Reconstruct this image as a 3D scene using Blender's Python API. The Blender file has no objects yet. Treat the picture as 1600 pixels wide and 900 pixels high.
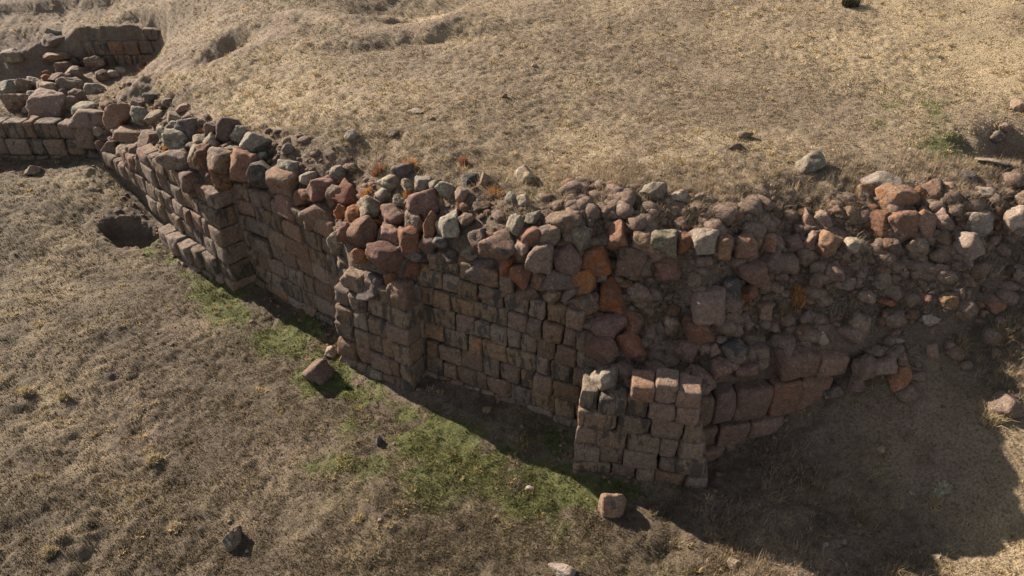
import bpy, bmesh, math, random
import numpy as np
from mathutils import Vector

# ------------------------------------------------------------------ basics
scene = bpy.context.scene
COL = scene.collection
rng = np.random.default_rng(7)
random.seed(7)

CAM_H, PITCH, FPX = 12.0, math.radians(35.0), 1110.0   # survey camera: height over the wall foot, tilt, focal in px of a 1600 px frame
CP, SP = math.cos(PITCH), math.sin(PITCH)
SUN_DIR = np.array([0.79, -0.61])                       # direction shadows run in plan
SUN_EL = math.radians(28.8)

def ray(px, py):
    u = (px - 800.0) / FPX; v = (py - 450.0) / FPX
    return np.array([u, CP - v * SP, -SP - v * CP])
def at(px, py, z):
    """world point at height z on the sight line through a photo pixel"""
    d = ray(px, py); t = (z - CAM_H) / d[2]
    return np.array([d[0] * t, d[1] * t, z])
def proj(p):
    dx, dy, dz = p[0], p[1], p[2] - CAM_H
    w = dy * CP - dz * SP
    return 800 + FPX * dx / w, 450 + FPX * (-dy * SP - dz * CP) / w

# ------------------------------------------------------------------ noise
def _h(ix, iy, iz, s):
    n = (ix.astype(np.int64) * 374761393 + iy.astype(np.int64) * 668265263 + iz.astype(np.int64) * 2147483647 + s * 974634777) & 0xffffffff
    n = ((n ^ (n >> 13)) * 1274126177) & 0xffffffff
    n = ((n ^ (n >> 16)) * 2246822519) & 0xffffffff
    return ((n ^ (n >> 15)) & 0xffffff) / float(0xffffff) * 2 - 1
def vnoise3(x, y, z, s=0):
    ix, iy, iz = np.floor(x), np.floor(y), np.floor(z)
    fx, fy, fz = x - ix, y - iy, z - iz
    fx = fx * fx * fx * (fx * (fx * 6 - 15) + 10); fy = fy * fy * fy * (fy * (fy * 6 - 15) + 10); fz = fz * fz * fz * (fz * (fz * 6 - 15) + 10)
    r = 0
    for a in (0, 1):
        for b in (0, 1):
            for c in (0, 1):
                w = (fx if a else 1 - fx) * (fy if b else 1 - fy) * (fz if c else 1 - fz)
                r = r + w * _h(ix + a, iy + b, iz + c, s)
    return r
def vnoise2(x, y, s=0):
    ix, iy = np.floor(x), np.floor(y)
    fx, fy = x - ix, y - iy
    fx = fx * fx * fx * (fx * (fx * 6 - 15) + 10); fy = fy * fy * fy * (fy * (fy * 6 - 15) + 10)
    zz = np.zeros_like(ix)
    return ((1 - fx) * (1 - fy) * _h(ix, iy, zz, s) + fx * (1 - fy) * _h(ix + 1, iy, zz, s)
            + (1 - fx) * fy * _h(ix, iy + 1, zz, s) + fx * fy * _h(ix + 1, iy + 1, zz, s))
def fbm2(x, y, sc, o=4, s=0, g=0.5):
    r = 0; a = 1.0; f = 1.0 / sc
    for k in range(o):
        c, sn = math.cos(k * 1.1), math.sin(k * 1.1)
        r = r + a * vnoise2((x * c - y * sn) * f + 17.3 * k, (x * sn + y * c) * f - 9.1 * k, s + k); a *= g; f *= 2.03
    return r
def sstep(a, b, x):
    t = np.clip((x - a) / (b - a), 0, 1); return t * t * (3 - 2 * t)

# ------------------------------------------------------------------ terrain
LOW = [(-60, 300, 1.3), (0, 265, 1.2), (75, 250, 1.05), (120, 250, 1.1), (150, 256, 1.3), (172, 277, 1.05), (225, 325, .55), (275, 375, .1), (365, 458, 0), (440, 480, -.02), (510, 515, 0), (530, 565, 0), (645, 612, 0),
       (760, 650, 0), (880, 680, 0), (895, 729, 0), (1000, 745, 0), (1105, 762, 0), (1122, 712, .15), (1200, 680, .65), (1290, 640, 1.2),
       (1385, 578, 2.15), (1440, 590, 2.1), (1500, 650, 1.7), (1600, 600, 2.3), (1700, 600, 2.6), (1590, 700, 1.75), (1590, 890, .6), (1700, 800, 1.4), (1300, 750, .4),
       (1250, 890, .0), (1450, 800, .2), (800, 800, -.1), (600, 750, -.05), (400, 700, 0), (200, 500, .2), (0, 500, .3), (0, 890, -.1), (400, 890, -.1),
       (800, 890, -.15), (1000, 860, -.05), (1500, 550, 2.4), (1550, 470, 3.2), (1600, 420, 3.6), (1450, 505, 3.0), (1700, 420, 3.8), (1700, 340, 4.5), (800, 1100, -.3), (0, 1100, -.3), (1600, 1100, .6), (-200, 600, .2), (-300, 900, 0)]
UPP = [(150, 250, 1.55), (185, 252, 1.9), (175, 235, 2.0), (205, 232, 2.3), (230, 222, 2.6), (215, 200, 2.6), (140, 200, 2.1), (160, 165, 2.5), (75, 178, 2.2), (20, 176, 2.15), (-60, 178, 2.15), (20, 140, 2.2), (80, 140, 2.3), (120, 125, 2.4),
       (255, 262, 3.0), (300, 270, 3.15), (290, 235, 3.5), (390, 262, 3.5), (395, 235, 3.85), (330, 200, 3.9), (260, 185, 3.4), (300, 165, 4.0), (430, 245, 4.0), (350, 290, 3.25),
       (450, 300, 3.4), (530, 320, 3.45), (480, 262, 4.0), (520, 345, 3.2), (580, 300, 4.0), (600, 340, 3.65), (640, 290, 4.25), (560, 395, 3.1), (540, 425, 3.0), (590, 440, 2.95), (640, 430, 3.05), (640, 375, 3.65),
       (700, 380, 3.8), (720, 315, 4.5), (820, 315, 4.55), (740, 410, 3.75), (800, 350, 4.45), (790, 400, 4.05), (850, 385, 4.2), (860, 450, 3.35), (780, 460, 3.3), (700, 440, 3.3), (900, 490, 3.05),
       (920, 355, 4.45), (1000, 345, 4.75), (950, 470, 2.95), (960, 420, 3.5), (930, 550, 2.35), (990, 550, 2.3), (960, 590, 2.2), (1040, 400, 3.95), (1100, 350, 4.85), (1100, 400, 4.0), (1040, 470, 3.1), (1100, 500, 2.9),
       (1060, 580, 2.1), (1110, 610, 2.05), (1200, 590, 2.2), (1200, 530, 2.55), (1200, 460, 3.2), (1200, 400, 3.85), (1190, 350, 4.6), (1290, 312, 4.6), (1300, 350, 4.3), (1300, 400, 3.95), (1290, 460, 3.3),
       (1300, 520, 2.75), (1360, 560, 2.4), (1385, 578, 2.15), (1400, 325, 4.55), (1400, 360, 4.3), (1400, 420, 3.7), (1450, 505, 3.0), (1500, 390, 4.0), (1510, 340, 4.5), (1550, 470, 3.2), (1600, 420, 3.6), (1600, 360, 4.3), (1700, 420, 3.8), (1700, 340, 4.5),
       (600, 210, 4.45), (750, 250, 4.55), (900, 270, 4.65), (1100, 290, 4.8), (900, 200, 4.75), (1200, 200, 4.95), (1450, 270, 4.9), (1500, 200, 5.1), (1700, 260, 5.1), (400, 150, 4.35), (300, 130, 4.15), (210, 125, 3.7), (700, 100, 5.1), (1100, 100, 5.3),
       (1500, 100, 5.6), (400, 70, 4.9), (700, 20, 5.6), (1100, 10, 6.1), (1600, 10, 6.6), (300, 60, 4.4), (150, 110, 2.5), (230, 100, 2.75), (270, 62, 4.0), (100, 45, 3.7), (20, 80, 3.0), (20, 100, 2.8), (20, 25, 4.0), (250, 20, 4.6), (200, 0, 4.7), (450, 10, 5.4)]
def rbf(ctrl, extra):
    P = np.array([at(*c) for c in ctrl] + [np.array(e, float) for e in extra])
    D = np.sqrt(((P[:, None, :2] - P[None, :, :2]) ** 2).sum(-1) + .25)
    n = len(P); A = np.zeros((n + 1, n + 1)); A[:n, :n] = -D + np.eye(n) * .12; A[:n, n] = 1; A[n, :n] = 1
    w = np.linalg.solve(A, np.append(P[:, 2], 0))
    def f(x, y):
        sh = x.shape; x = x.ravel(); y = y.ravel(); r = np.full(x.shape, w[n])
        for k in range(n): r -= w[k] * np.sqrt((x - P[k, 0]) ** 2 + (y - P[k, 1]) ** 2 + .25)
        return r.reshape(sh)
    return f
low_f = rbf(LOW, [(-60, 30, 2), (-60, 0, 0), (0, -30, 0), (40, 0, 2.), (60, -40, 2), (-60, -60, 0), (35, 15, 4.6), (60, 30, 7)])
upp_f = rbf(UPP, [(-60, 60, 6), (0, 70, 9), (60, 60, 9.5), (60, 20, 7), (-60, 30, 4.), (30, 25, 6)])

# plan of the wall foot (see the photo: a sawtooth line with buttresses)
A0 = at(165, 280, .95)[:2]; C1 = at(365, 457, 0)[:2]
K2a = at(390, 447, 0)[:2]; K2b = at(512, 513, 0)[:2]
B2a = at(528, 566, 0)[:2]; B2b = at(645, 614, 0)[:2]
K3a = at(664, 604, 0)[:2]; K3b = at(884, 680, 0)[:2]
T0 = at(895, 730, 0)[:2]; T1 = at(1105, 760, 0)[:2]
R0 = T1 + np.array([-.25, .55]); R1 = np.array([8.0, 11.25])
L0 = at(-90, 248, 1.05)[:2]; L1 = at(135, 250, 1.1)[:2]
def inward(a, b):
    d = (b - a) / np.linalg.norm(b - a); return np.array([-d[1], d[0]])
K2a, K2b = K2a + .2 * inward(K2a, K2b), K2b + .2 * inward(K2a, K2b)
K3a, K3b = K3a + .3 * inward(K3a, K3b), K3b + .3 * inward(K3a, K3b)
def off(a, b, k):
    n = inward(a, b) * k; return a + n, b + n
def offi(a, b, k, ca, cb):
    d = (b - a) / np.linalg.norm(b - a); return off(a + d * ca, b - d * cb, k)
poly = [np.array([-200., L0[1] + .4]), *off(L0, L1, .4), *offi(A0, C1, .45, 0, .4), *off(K2a, K2b, .4), *offi(B2a, B2b, .5, .4, .4), *off(K3a, K3b, .4), *offi(T0, T1, .45, .4, .35), *off(R0, R1, .4),
        at(1460, 520, 2.9)[:2], at(1550, 470, 3.2)[:2], at(1700, 420, 3.8)[:2], np.array([60., 16.]), np.array([500., 16.]), np.array([500., 900.]), np.array([-500., 900.]), np.array([-500., L0[1] + .4])]
poly = np.array(poly)
def poly_sd(x, y):
    """signed distance to the retaining line, positive on the upper side"""
    inside = np.zeros(x.shape, bool); dist = np.full(x.shape, 1e9)
    n = len(poly)
    for i in range(n):
        x1, y1 = poly[i]; x2, y2 = poly[(i + 1) % n]
        c = ((y1 > y) != (y2 > y)) & (x < (x2 - x1) * (y - y1) / (y2 - y1 + 1e-12) + x1)
        inside ^= c
        dx, dy = x2 - x1, y2 - y1
        t = np.clip(((x - x1) * dx + (y - y1) * dy) / (dx * dx + dy * dy + 1e-12), 0, 1)
        dist = np.minimum(dist, np.hypot(x - x1 - t * dx, y - y1 - t * dy))
    return np.where(inside, dist, -dist)

def gauss(x, y, p, r, ry=None, rot=0):
    dx, dy = x - p[0], y - p[1]
    c, s = math.cos(rot), math.sin(rot); a = dx * c + dy * s; b = -dx * s + dy * c
    return np.exp(-(a / r) ** 2 - (b / (ry or r)) ** 2)
def line_d(x, y, pts):
    d = np.full(x.shape, 1e9)
    for p, q in zip(pts[:-1], pts[1:]):
        dx, dy = q[0] - p[0], q[1] - p[1]
        t = np.clip(((x - p[0]) * dx + (y - p[1]) * dy) / (dx * dx + dy * dy), 0, 1)
        d = np.minimum(d, np.hypot(x - p[0] - t * dx, y - p[1] - t * dy))
    return d
PIT = at(203, 352, .6)
PIT_ROT = math.atan2(C1[1] - A0[1], C1[0] - A0[0])
FW0 = at(134, 101, 2.55); FW1 = at(266, 84, 2.9)         # foot of the excavated wall far behind
PATH1 = [at(*p)[:2] for p in ((185, 128, 3.6), (240, 108, 3.9), (300, 95, 4.3), (380, 78, 4.7), (440, 58, 5.0), (450, 40, 5.1))]
PATH2 = [at(*p)[:2] for p in ((470, 30, 5.3), (520, 41, 5.3), (570, 48, 5.35), (650, 48, 5.4), (700, 38, 5.5), (750, 10, 5.7))]
CUT = [at(*p)[:2] for p in ((-150, 36, 4.0), (0, 16, 4.2), (90, 7, 4.4), (190, -2, 4.7), (330, -12, 5.0))]
def height_base(x, y):
    sd = poly_sd(x, y)
    b = sstep(-.09, .09, sd)
    lo, up = low_f(x, y), upp_f(x, y)
    return lo * (1 - b) + up * b, sd
def features(x, y, h, sd):
    x0_, y0_ = x, y
    x = x0_ + .16 * fbm2(x0_, y0_, .9, 3, 201); y = y0_ + .16 * fbm2(x0_, y0_, .9, 3, 211)
    # hollow dug at the wall foot on the left
    c, s = math.cos(PIT_ROT), math.sin(PIT_ROT)
    a = ((x - PIT[0]) * c + (y - PIT[1]) * s) / 1.05; b = (-(x - PIT[0]) * s + (y - PIT[1]) * c) / .70
    r = np.sqrt(a * a + b * b) + .20 * vnoise2(x * 1.7, y * 1.7, 91) + .13 * fbm2(x, y, .35, 3, 93)
    h = h - .40 * (1 - sstep(.72, 1.0, r)) + .07 * np.exp(-((r - 1.25) / .25) ** 2) * (b < .2) + .05 * (r < 1.1) * fbm2(x, y, .22, 2, 95)
    # spoil pits and banks at the far side of the terrace
    h = h - .9 * gauss(x, y, at(640, 8, 5.5), 3.0, 1.6) + .45 * gauss(x, y, at(600, 22, 5.6), 3.2, .8, -.15) + .35 * gauss(x, y, at(480, 10, 5.4), 2.0, 1.2)
    h = h - .55 * gauss(x, y, at(628, 34, 5.4), .9, .45) - .25 * gauss(x, y, at(620, 72, 5.1), 3.5, .45, .12)
    h = h - .55 * gauss(x, y, at(352, 76, 4.6), 1.2, .6, .3) + .3 * gauss(x, y, at(380, 58, 4.8), 1.5, .8)
    h = h + .08 * np.exp(-(line_d(x, y, PATH2) / .5) ** 2) + .06 * np.exp(-(line_d(x, y, PATH1) / .6) ** 2)
    # long cut at the very back and the trench on the left
    h = h - .30 * (1 - sstep(.3, .9, line_d(x, y, CUT)))
    tr = [at(*p)[:2] for p in ((-120, 122, 2.3), (0, 124, 2.3), (72, 112, 2.4))]
    h = h - .60 * (1 - sstep(.6, 1.1, line_d(x, y, tr)))
    # excavation in front of the far wall
    q = line_d(x, y, [FW0[:2] + np.array([-.3, -1.3]), FW1[:2] + np.array([-1.6, -1.3])])
    hw = (1 - sstep(1.1, 2.5, q))
    h = h * (1 - hw) + np.minimum(h, 2.45) * hw
    w = inward(FW0[:2], FW1[:2]); dw = (x - FW0[0]) * w[0] + (y - FW0[1]) * w[1]
    lw = (x - FW0[0]) * w[1] * 1 + (y - FW0[1]) * -w[0]; L = np.linalg.norm(FW1[:2] - FW0[:2])
    bank = sstep(.25, .45, dw) * (1 - sstep(1.2, 3.5, dw)) * sstep(-1.5, 0, lw) * (1 - sstep(L - .6, L + .8, lw))
    h = h + bank * np.maximum(0, 3.95 - h)
    # hollow on the right of the terrace
    h = h - .85 * gauss(x, y, at(1585, 222, 5.0), 1.1, .75, .2) - .5 * gauss(x, y, at(1680, 235, 5.0), 1.2, .8)
    h = h - .22 * gauss(x, y, at(1560, 248, 4.9), 1.0, .35)
    return h
def micro(x, y, sd):
    slope = np.exp(-((sd - 1.6) / 1.6) ** 2) * (sd > .3)
    right = sstep(1.5, 3, x)
    m = (.10 - .06 * sstep(3, 5, sd)) * fbm2(x, y, 3.1, 2, 3) + (.034 - .016 * sstep(3, 5, sd) + .018 * sstep(-7, -10, x) * (sd < 0)) * fbm2(x, y, .8, 3, 11) + (.030 - .010 * sstep(3, 5, sd)) * fbm2(x, y, .24, 2, 23)
    m = m + .020 * fbm2(x, y, .125, 1, 29) + .05 * right * (sd < 0) * fbm2(x, y, .45, 3, 47) + .022 * sstep(-3, -7, x) * sstep(2.5, 4, sd) * fbm2(x, y, .5, 3, 43)
    m = m + slope * ((.10 + .10 * right) * fbm2(x, y, .55, 3, 31) + .06 * right * fbm2(x, y, .2, 2, 37))
    rough = np.clip(.8 + .8 * fbm2(x, y, 5, 2, 77), .25, 1.6)
    return m * (.55 + .45 * rough)
def axis(lo, hi, step, far_lo, far_hi, g):
    a = list(np.arange(lo, hi + 1e-6, step)); s = step
    while a[-1] < far_hi: s *= g; a.append(a[-1] + s)
    s = step; b = []
    c = a[0]
    while c > far_lo: s *= g; c -= s; b.append(c)
    return np.array(b[::-1] + a)
XS = axis(-21.0, 11.5, .053, -900, 900, 1.035)
YS = axis(6.0, 24.0, .053, -300, 1500, 1.02)
GX, GY = np.meshgrid(XS, YS)
HB, SD = height_base(GX, GY)
HB = features(GX, GY, HB, SD)
HB = HB + micro(GX, GY, SD) * np.exp(-np.maximum(0, np.hypot(GX, GY - 12) - 40) / 40)
def H(x, y):
    x = np.asarray(x, float); y = np.asarray(y, float)
    i = np.clip(np.searchsorted(XS, x) - 1, 0, len(XS) - 2); j = np.clip(np.searchsorted(YS, y) - 1, 0, len(YS) - 2)
    fx = (x - XS[i]) / (XS[i + 1] - XS[i]); fy = (y - YS[j]) / (YS[j + 1] - YS[j])
    return (HB[j, i] * (1 - fx) + HB[j, i + 1] * fx) * (1 - fy) + (HB[j + 1, i] * (1 - fx) + HB[j + 1, i + 1] * fx) * fy
def hit(px, py, lift=0.0):
    """first point on the sight line lying less than `lift` above the ground"""
    d = ray(px, py); d = d / np.linalg.norm(d)
    t = np.arange(8.0, 60.0, .02)
    P = d[None] * t[:, None]; P[:, 2] += CAM_H
    k = np.argmax(P[:, 2] - H(P[:, 0], P[:, 1]) < lift)
    return P[k]

# ------------------------------------------------------------------ materials
def new_mat(name):
    m = bpy.data.materials.new(name); m.use_nodes = True
    nt = m.node_tree; nt.nodes.clear()
    out = nt.nodes.new('ShaderNodeOutputMaterial'); bs = nt.nodes.new('ShaderNodeBsdfPrincipled')
    nt.links.new(bs.outputs[0], out.inputs[0]); bs.inputs['Roughness'].default_value = .92
    bs.inputs['Specular IOR Level'].default_value = .25
    return m, nt, bs
class N:
    def __init__(s, nt): s.nt = nt
    def node(s, t, **k):
        n = s.nt.nodes.new(t)
        for a, v in k.items(): setattr(n, a, v)
        return n
    def put(s, sock, v):
        if isinstance(v, bpy.types.NodeSocket): s.nt.links.new(v, sock)
        else: sock.default_value = v
    def noise(s, vec, scale, detail=4, rough=.6, dist=0):
        n = s.node('ShaderNodeTexNoise'); s.put(n.inputs['Vector'], vec)
        n.inputs['Scale'].default_value = scale; n.inputs['Detail'].default_value = detail; n.inputs['Roughness'].default_value = rough; n.inputs['Distortion'].default_value = dist
        return n.outputs['Fac']
    def vor(s, vec, scale, feature='F1'):
        n = s.node('ShaderNodeTexVoronoi', feature=feature); s.put(n.inputs['Vector'], vec); n.inputs['Scale'].default_value = scale
        return n.outputs['Distance']
    def ramp(s, f, a, b, lo=0., hi=1.):
        n = s.node('ShaderNodeMapRange'); n.interpolation_type = 'SMOOTHSTEP'
        s.put(n.inputs[0], f); s.put(n.inputs[1], a); s.put(n.inputs[2], b); n.inputs[3].default_value = lo; n.inputs[4].default_value = hi
        return n.outputs[0]
    def mix(s, f, a, b, blend='MIX'):
        n = s.node('ShaderNodeMix', data_type='RGBA', blend_type=blend)
        s.put(n.inputs[0], f)
        s.put(n.inputs[6], a if isinstance(a, bpy.types.NodeSocket) else (*a, 1)); s.put(n.inputs[7], b if isinstance(b, bpy.types.NodeSocket) else (*b, 1))
        return n.outputs[2]
    def math(s, op, a, b=0.):
        n = s.node('ShaderNodeMath', operation=op); s.put(n.inputs[0], a); s.put(n.inputs[1], b); return n.outputs[0]
    def attr(s, name):
        return s.node('ShaderNodeAttribute', attribute_name=name)
    def bump(s, h, strength, dist, normal=None):
        n = s.node('ShaderNodeBump'); s.put(n.inputs['Height'], h); n.inputs['Strength'].default_value = strength; n.inputs['Distance'].default_value = dist
        if normal: s.put(n.inputs['Normal'], normal)
        return n.outputs[0]
    def scaled(s, vec, sx, sy, sz):
        n = s.node('ShaderNodeMapping'); s.put(n.inputs[0], vec); n.inputs['Scale'].default_value = (sx, sy, sz); return n.outputs[0]
    def hsv(s, col, h, sat, v):
        n = s.node('ShaderNodeHueSaturation'); s.put(n.inputs['Color'], col); s.put(n.inputs['Hue'], h); s.put(n.inputs['Saturation'], sat); s.put(n.inputs['Value'], v); return n.outputs[0]

def rock_mat(name, base, alt, lichen, dark, a_alt=.5, a_lich=.5, a_dark=.5, streak=False):
    """weathered volcanic stone: two body tones, patches of crusty lichen and dark varnish; every stone differs"""
    m, nt, bs = new_mat(name); n = N(nt)
    tc = n.node('ShaderNodeTexCoord').outputs['Object']; oi = n.node('ShaderNodeObjectInfo')
    rnd = oi.outputs['Random']
    add = n.node('ShaderNodeVectorMath', operation='ADD'); nt.links.new(tc, add.inputs[0])
    mul = n.node('ShaderNodeVectorMath', operation='SCALE'); nt.links.new(rnd, mul.inputs['Scale']); mul.inputs[0].default_value = (37., 61., 23.)
    nt.links.new(mul.outputs[0], add.inputs[1]); v = add.outputs[0]
    big, mid, fine = n.noise(v, 2.6, 3, .55, .3), n.noise(v, 8, 5, .65, .4), n.noise(v, 38, 5, .7)
    r2 = n.math('FRACT', n.math('MULTIPLY', rnd, 7.31)); r3 = n.math('FRACT', n.math('MULTIPLY', rnd, 23.7))
    t = n.math('SUBTRACT', .78 - .32 * a_alt, n.math('MULTIPLY', n.math('SUBTRACT', r2, .5), .34))
    c = n.mix(n.ramp(big, t, n.math('ADD', t, .16)), base, alt)
    c = n.mix(n.ramp(mid, .42, .66, 0, .55), c, tuple(k * 1.55 for k in base))
    c = n.mix(n.ramp(n.noise(v, 13, 6, .75, .6), .56, .40, 0, .6), c, tuple(k * .42 for k in base))
    td = n.math('SUBTRACT', .72 - .22 * a_dark, n.math('MULTIPLY', n.math('SUBTRACT', r3, .5), .16))
    dn = n.noise(n.scaled(v, 1.5, 1.5, .45) if streak else v, 4.2, 5, .62, .5)
    c = n.mix(n.math('MULTIPLY', n.ramp(dn, td, n.math('ADD', td, .09)), .88), c, dark)
    ln = n.noise(v, 5.5, 6, .72, .2)
    c = n.mix(n.math('MULTIPLY', n.ramp(ln, .70 - .24 * a_lich, .80 - .24 * a_lich), .82), c, lichen)
    sp = n.ramp(n.vor(v, 17), .12, .2, 1, 0)
    c = n.mix(n.math('MULTIPLY', n.math('MULTIPLY', sp, n.ramp(mid, .5, .6)), .55), c, tuple(min(1, k * 1.5) for k in lichen))
    c = n.mix(n.ramp(fine, .36, .62, .6, 0), c, tuple(k * .35 for k in base))
    c = n.hsv(c, n.math('ADD', .49, n.math('MULTIPLY', r3, .02)), n.math('ADD', .85, n.math('MULTIPLY', r2, .3)), n.math('ADD', .78, n.math('MULTIPLY', rnd, .42)))
    nt.links.new(c, bs.inputs['Base Color'])
    pits = n.ramp(n.vor(v, 26), .0, .28)
    hgt = n.math('ADD', n.math('MULTIPLY', mid, 1.0), n.math('ADD', n.math('MULTIPLY', fine, .45), n.math('MULTIPLY', pits, .12)))
    nt.links.new(n.bump(hgt, 1.0, .055), bs.inputs['Normal'])
    return m
LICH = (.34, .32, .25)
M = {
    'block': rock_mat('weathered_block_stone', (.192, .128, .085), (.235, .124, .068), (.29, .25, .195), (.038, .034, .032), .40, .30, .82, True),
    'slab': rock_mat('rusty_slab_stone', (.185, .115, .078), (.24, .112, .058), (.33, .28, .22), (.050, .043, .040), .45, .3, .5, True),
    'R': rock_mat('rust_orange_stone', (.182, .095, .060), (.265, .110, .050), (.31, .265, .20), (.046, .039, .037), .52, .42, .62),
    'B': rock_mat('brown_stone', (.195, .125, .084), (.250, .120, .064), (.32, .28, .215), (.046, .040, .037), .48, .48, .62),
    'G': rock_mat('grey_lichen_stone', (.205, .158, .112), (.26, .15, .09), (.33, .295, .205), (.050, .050, .045), .32, .75, .55),
    'D': rock_mat('dark_varnished_stone', (.140, .098, .074), (.24, .108, .058), (.27, .245, .20), (.038, .036, .035), .40, .45, .85),
    'P': rock_mat('pale_stone', (.27, .20, .148), (.27, .155, .095), (.37, .32, .245), (.09, .08, .07), .3, .6, .3),
}

# ---- ground cover masks, kept as point attributes of the ground sheet
def blob_sum(x, y, L):
    r = np.zeros(x.shape)
    for px, py, z, rad, k in L: r = np.maximum(r, k * gauss(x, y, at(px, py, z), rad))
    return r
GREENL = [at(*p)[:2] for p in ((262, 385, .1), (330, 450, 0), (420, 520, 0), (520, 600, 0), (600, 650, 0), (690, 690, 0), (770, 740, 0), (850, 770, 0), (980, 800, 0))]
GREEN_B = [(400, 545, 0, 1.5, .35), (640, 655, 0, .65, .9), (560, 640, 0, .7, .75), (330, 430, .05, .8, .7), (470, 510, 0, .8, .9), (770, 720, 0, .6, .8), (850, 690, 0, .5, .7), (430, 500, 0, .7, .7), (690, 740, -.05, 1.2, .45), (560, 700, 0, 1.6, .35), (1000, 850, 0, .9, .35), (260, 325, .4, .6, .55), (900, 850, -.1, 1.0, .3), (760, 830, -.1, 1.0, .25),
           (450, 14, 5.3, 1.2, .6), (1500, 235, 4.95, 1.1, .45), (350, 150, 4.3, 2.5, .2), (560, 160, 4.5, 2.5, .12), (860, 160, 4.8, 2.5, .15), (1400, 170, 5.1, 2.2, .25), (830, 330, 4.5, .8, .3), (1140, 590, 2.2, .6, .35)]
STRAW_B = [(420, 145, 4.35, 2.6, .85), (560, 165, 4.5, 2.2, .4), (330, 175, 4.1, 1.2, .6), (1600, 60, 6.0, 6, .7), (1580, 820, 1.1, 2.2, .85), (1600, 700, 1.6, 1.2, .8), (1080, 265, 4.75, 2.6, .5), (960, 250, 4.65, 1.8, .4), (1100, 325, 4.75, 1.6, .7), (1230, 320, 4.85, 1.1, .8), (870, 300, 4.6, 1.2, .4), (1000, 330, 4.7, .8, .55),
           (60, 480, .25, 1.6, .3), (40, 640, .1, 1.1, .35), (1240, 880, .2, 1.2, .6), (1420, 890, .6, 1.2, .6), (30, 330, 1., 2, .45), (140, 290, .9, 1.4, .4), (620, 5, 5.6, 1.4, .7), (690, 25, 5.6, 1.0, .6), (720, 60, 5.3, 1.4, .3), (280, 115, 4.0, 1.1, .6)]
SOIL_B = [(600, 615, 0, .55, .8), (560, 592, 0, .4, .7), (660, 640, 0, .3, .5), (870, 720, 0, .6, .9), (930, 765, 0, .6, .8), (760, 690, 0, .5, .5), (1000, 790, 0, .7, .6), (1150, 770, .2, 1.5, .7), (1300, 700, .8, 1.6, .8), (1400, 640, 1.6, 1.3, .8), (1480, 700, 1.4, 1.5, .75), (1300, 850, .3, 1.6, .7), (1450, 800, .9, 1.3, .7), (1350, 480, 3.2, 1.8, .6), (1500, 440, 3.5, 1.8, .6), (1250, 420, 3.7, 1.5, .6), (1100, 450, 3.4, 1.5, .5),
          (205, 352, .3, .8, 1.), (225, 300, .7, .5, .4), (300, 500, .05, 1., .4), (260, 96, 3.9, 1.2, .6), (180, 110, 2.5, 1.5, .7), (40, 120, 2.3, 2.5, .8), (620, 110, 5., 2.6, .25), (80, 10, 4.2, 3, .4), (1580, 215, 5., 1.0, .8), (480, 690, 0, 1.2, .35), (250, 650, .05, 1.4, .3), (640, 420, 3.1, 2.0, .5), (500, 300, 3.6, 1.2, .4)]
n1 = fbm2(GX, GY, 1.7, 4, 41); n2 = fbm2(GX, GY, .55, 3, 51); n3 = fbm2(GX, GY, 6, 3, 61) + 1.1 * fbm2(GX * .12, GY, .55, 3, 65) * (SD > 3)
green = np.maximum(blob_sum(GX, GY, GREEN_B), .92 * np.exp(-(line_d(GX, GY, GREENL) / .70) ** 2))
green = np.clip(green * (1 + .9 * n1 + .8 * n2) + .12 * n2 - .06, 0, 1)
straw = np.clip(blob_sum(GX, GY, STRAW_B) * (1 + .4 * n1) + .22 * n1 + .18 * n2 + .12 * n3 + .06, 0, 1)
soil = np.maximum(blob_sum(GX, GY, SOIL_B), np.maximum(.9 * np.exp(-(line_d(GX, GY, PATH1) / .45) ** 2), .9 * np.exp(-(line_d(GX, GY, PATH2) / .30) ** 2)))
pth = np.maximum(np.exp(-(line_d(GX, GY, PATH1) / .40) ** 2), np.exp(-(line_d(GX, GY, PATH2) / .26) ** 2))
straw = np.maximum(straw, .85 * pth)
soil = np.clip(soil * (1 + .3 * n1) + .15 * n1 + .08 * n2, 0, 1)
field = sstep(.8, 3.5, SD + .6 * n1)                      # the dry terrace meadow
rubble_zone = np.where(GX > 2.5, np.exp(-((SD - 1.3) / 1.7) ** 2), np.exp(-(np.maximum(0, SD - .7) / .8) ** 2)) * (SD > -.15) * (GX > -16) * (GX < 12)
rubble_zone = np.clip(rubble_zone * (1 + .5 * n2), 0, 1)
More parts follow.
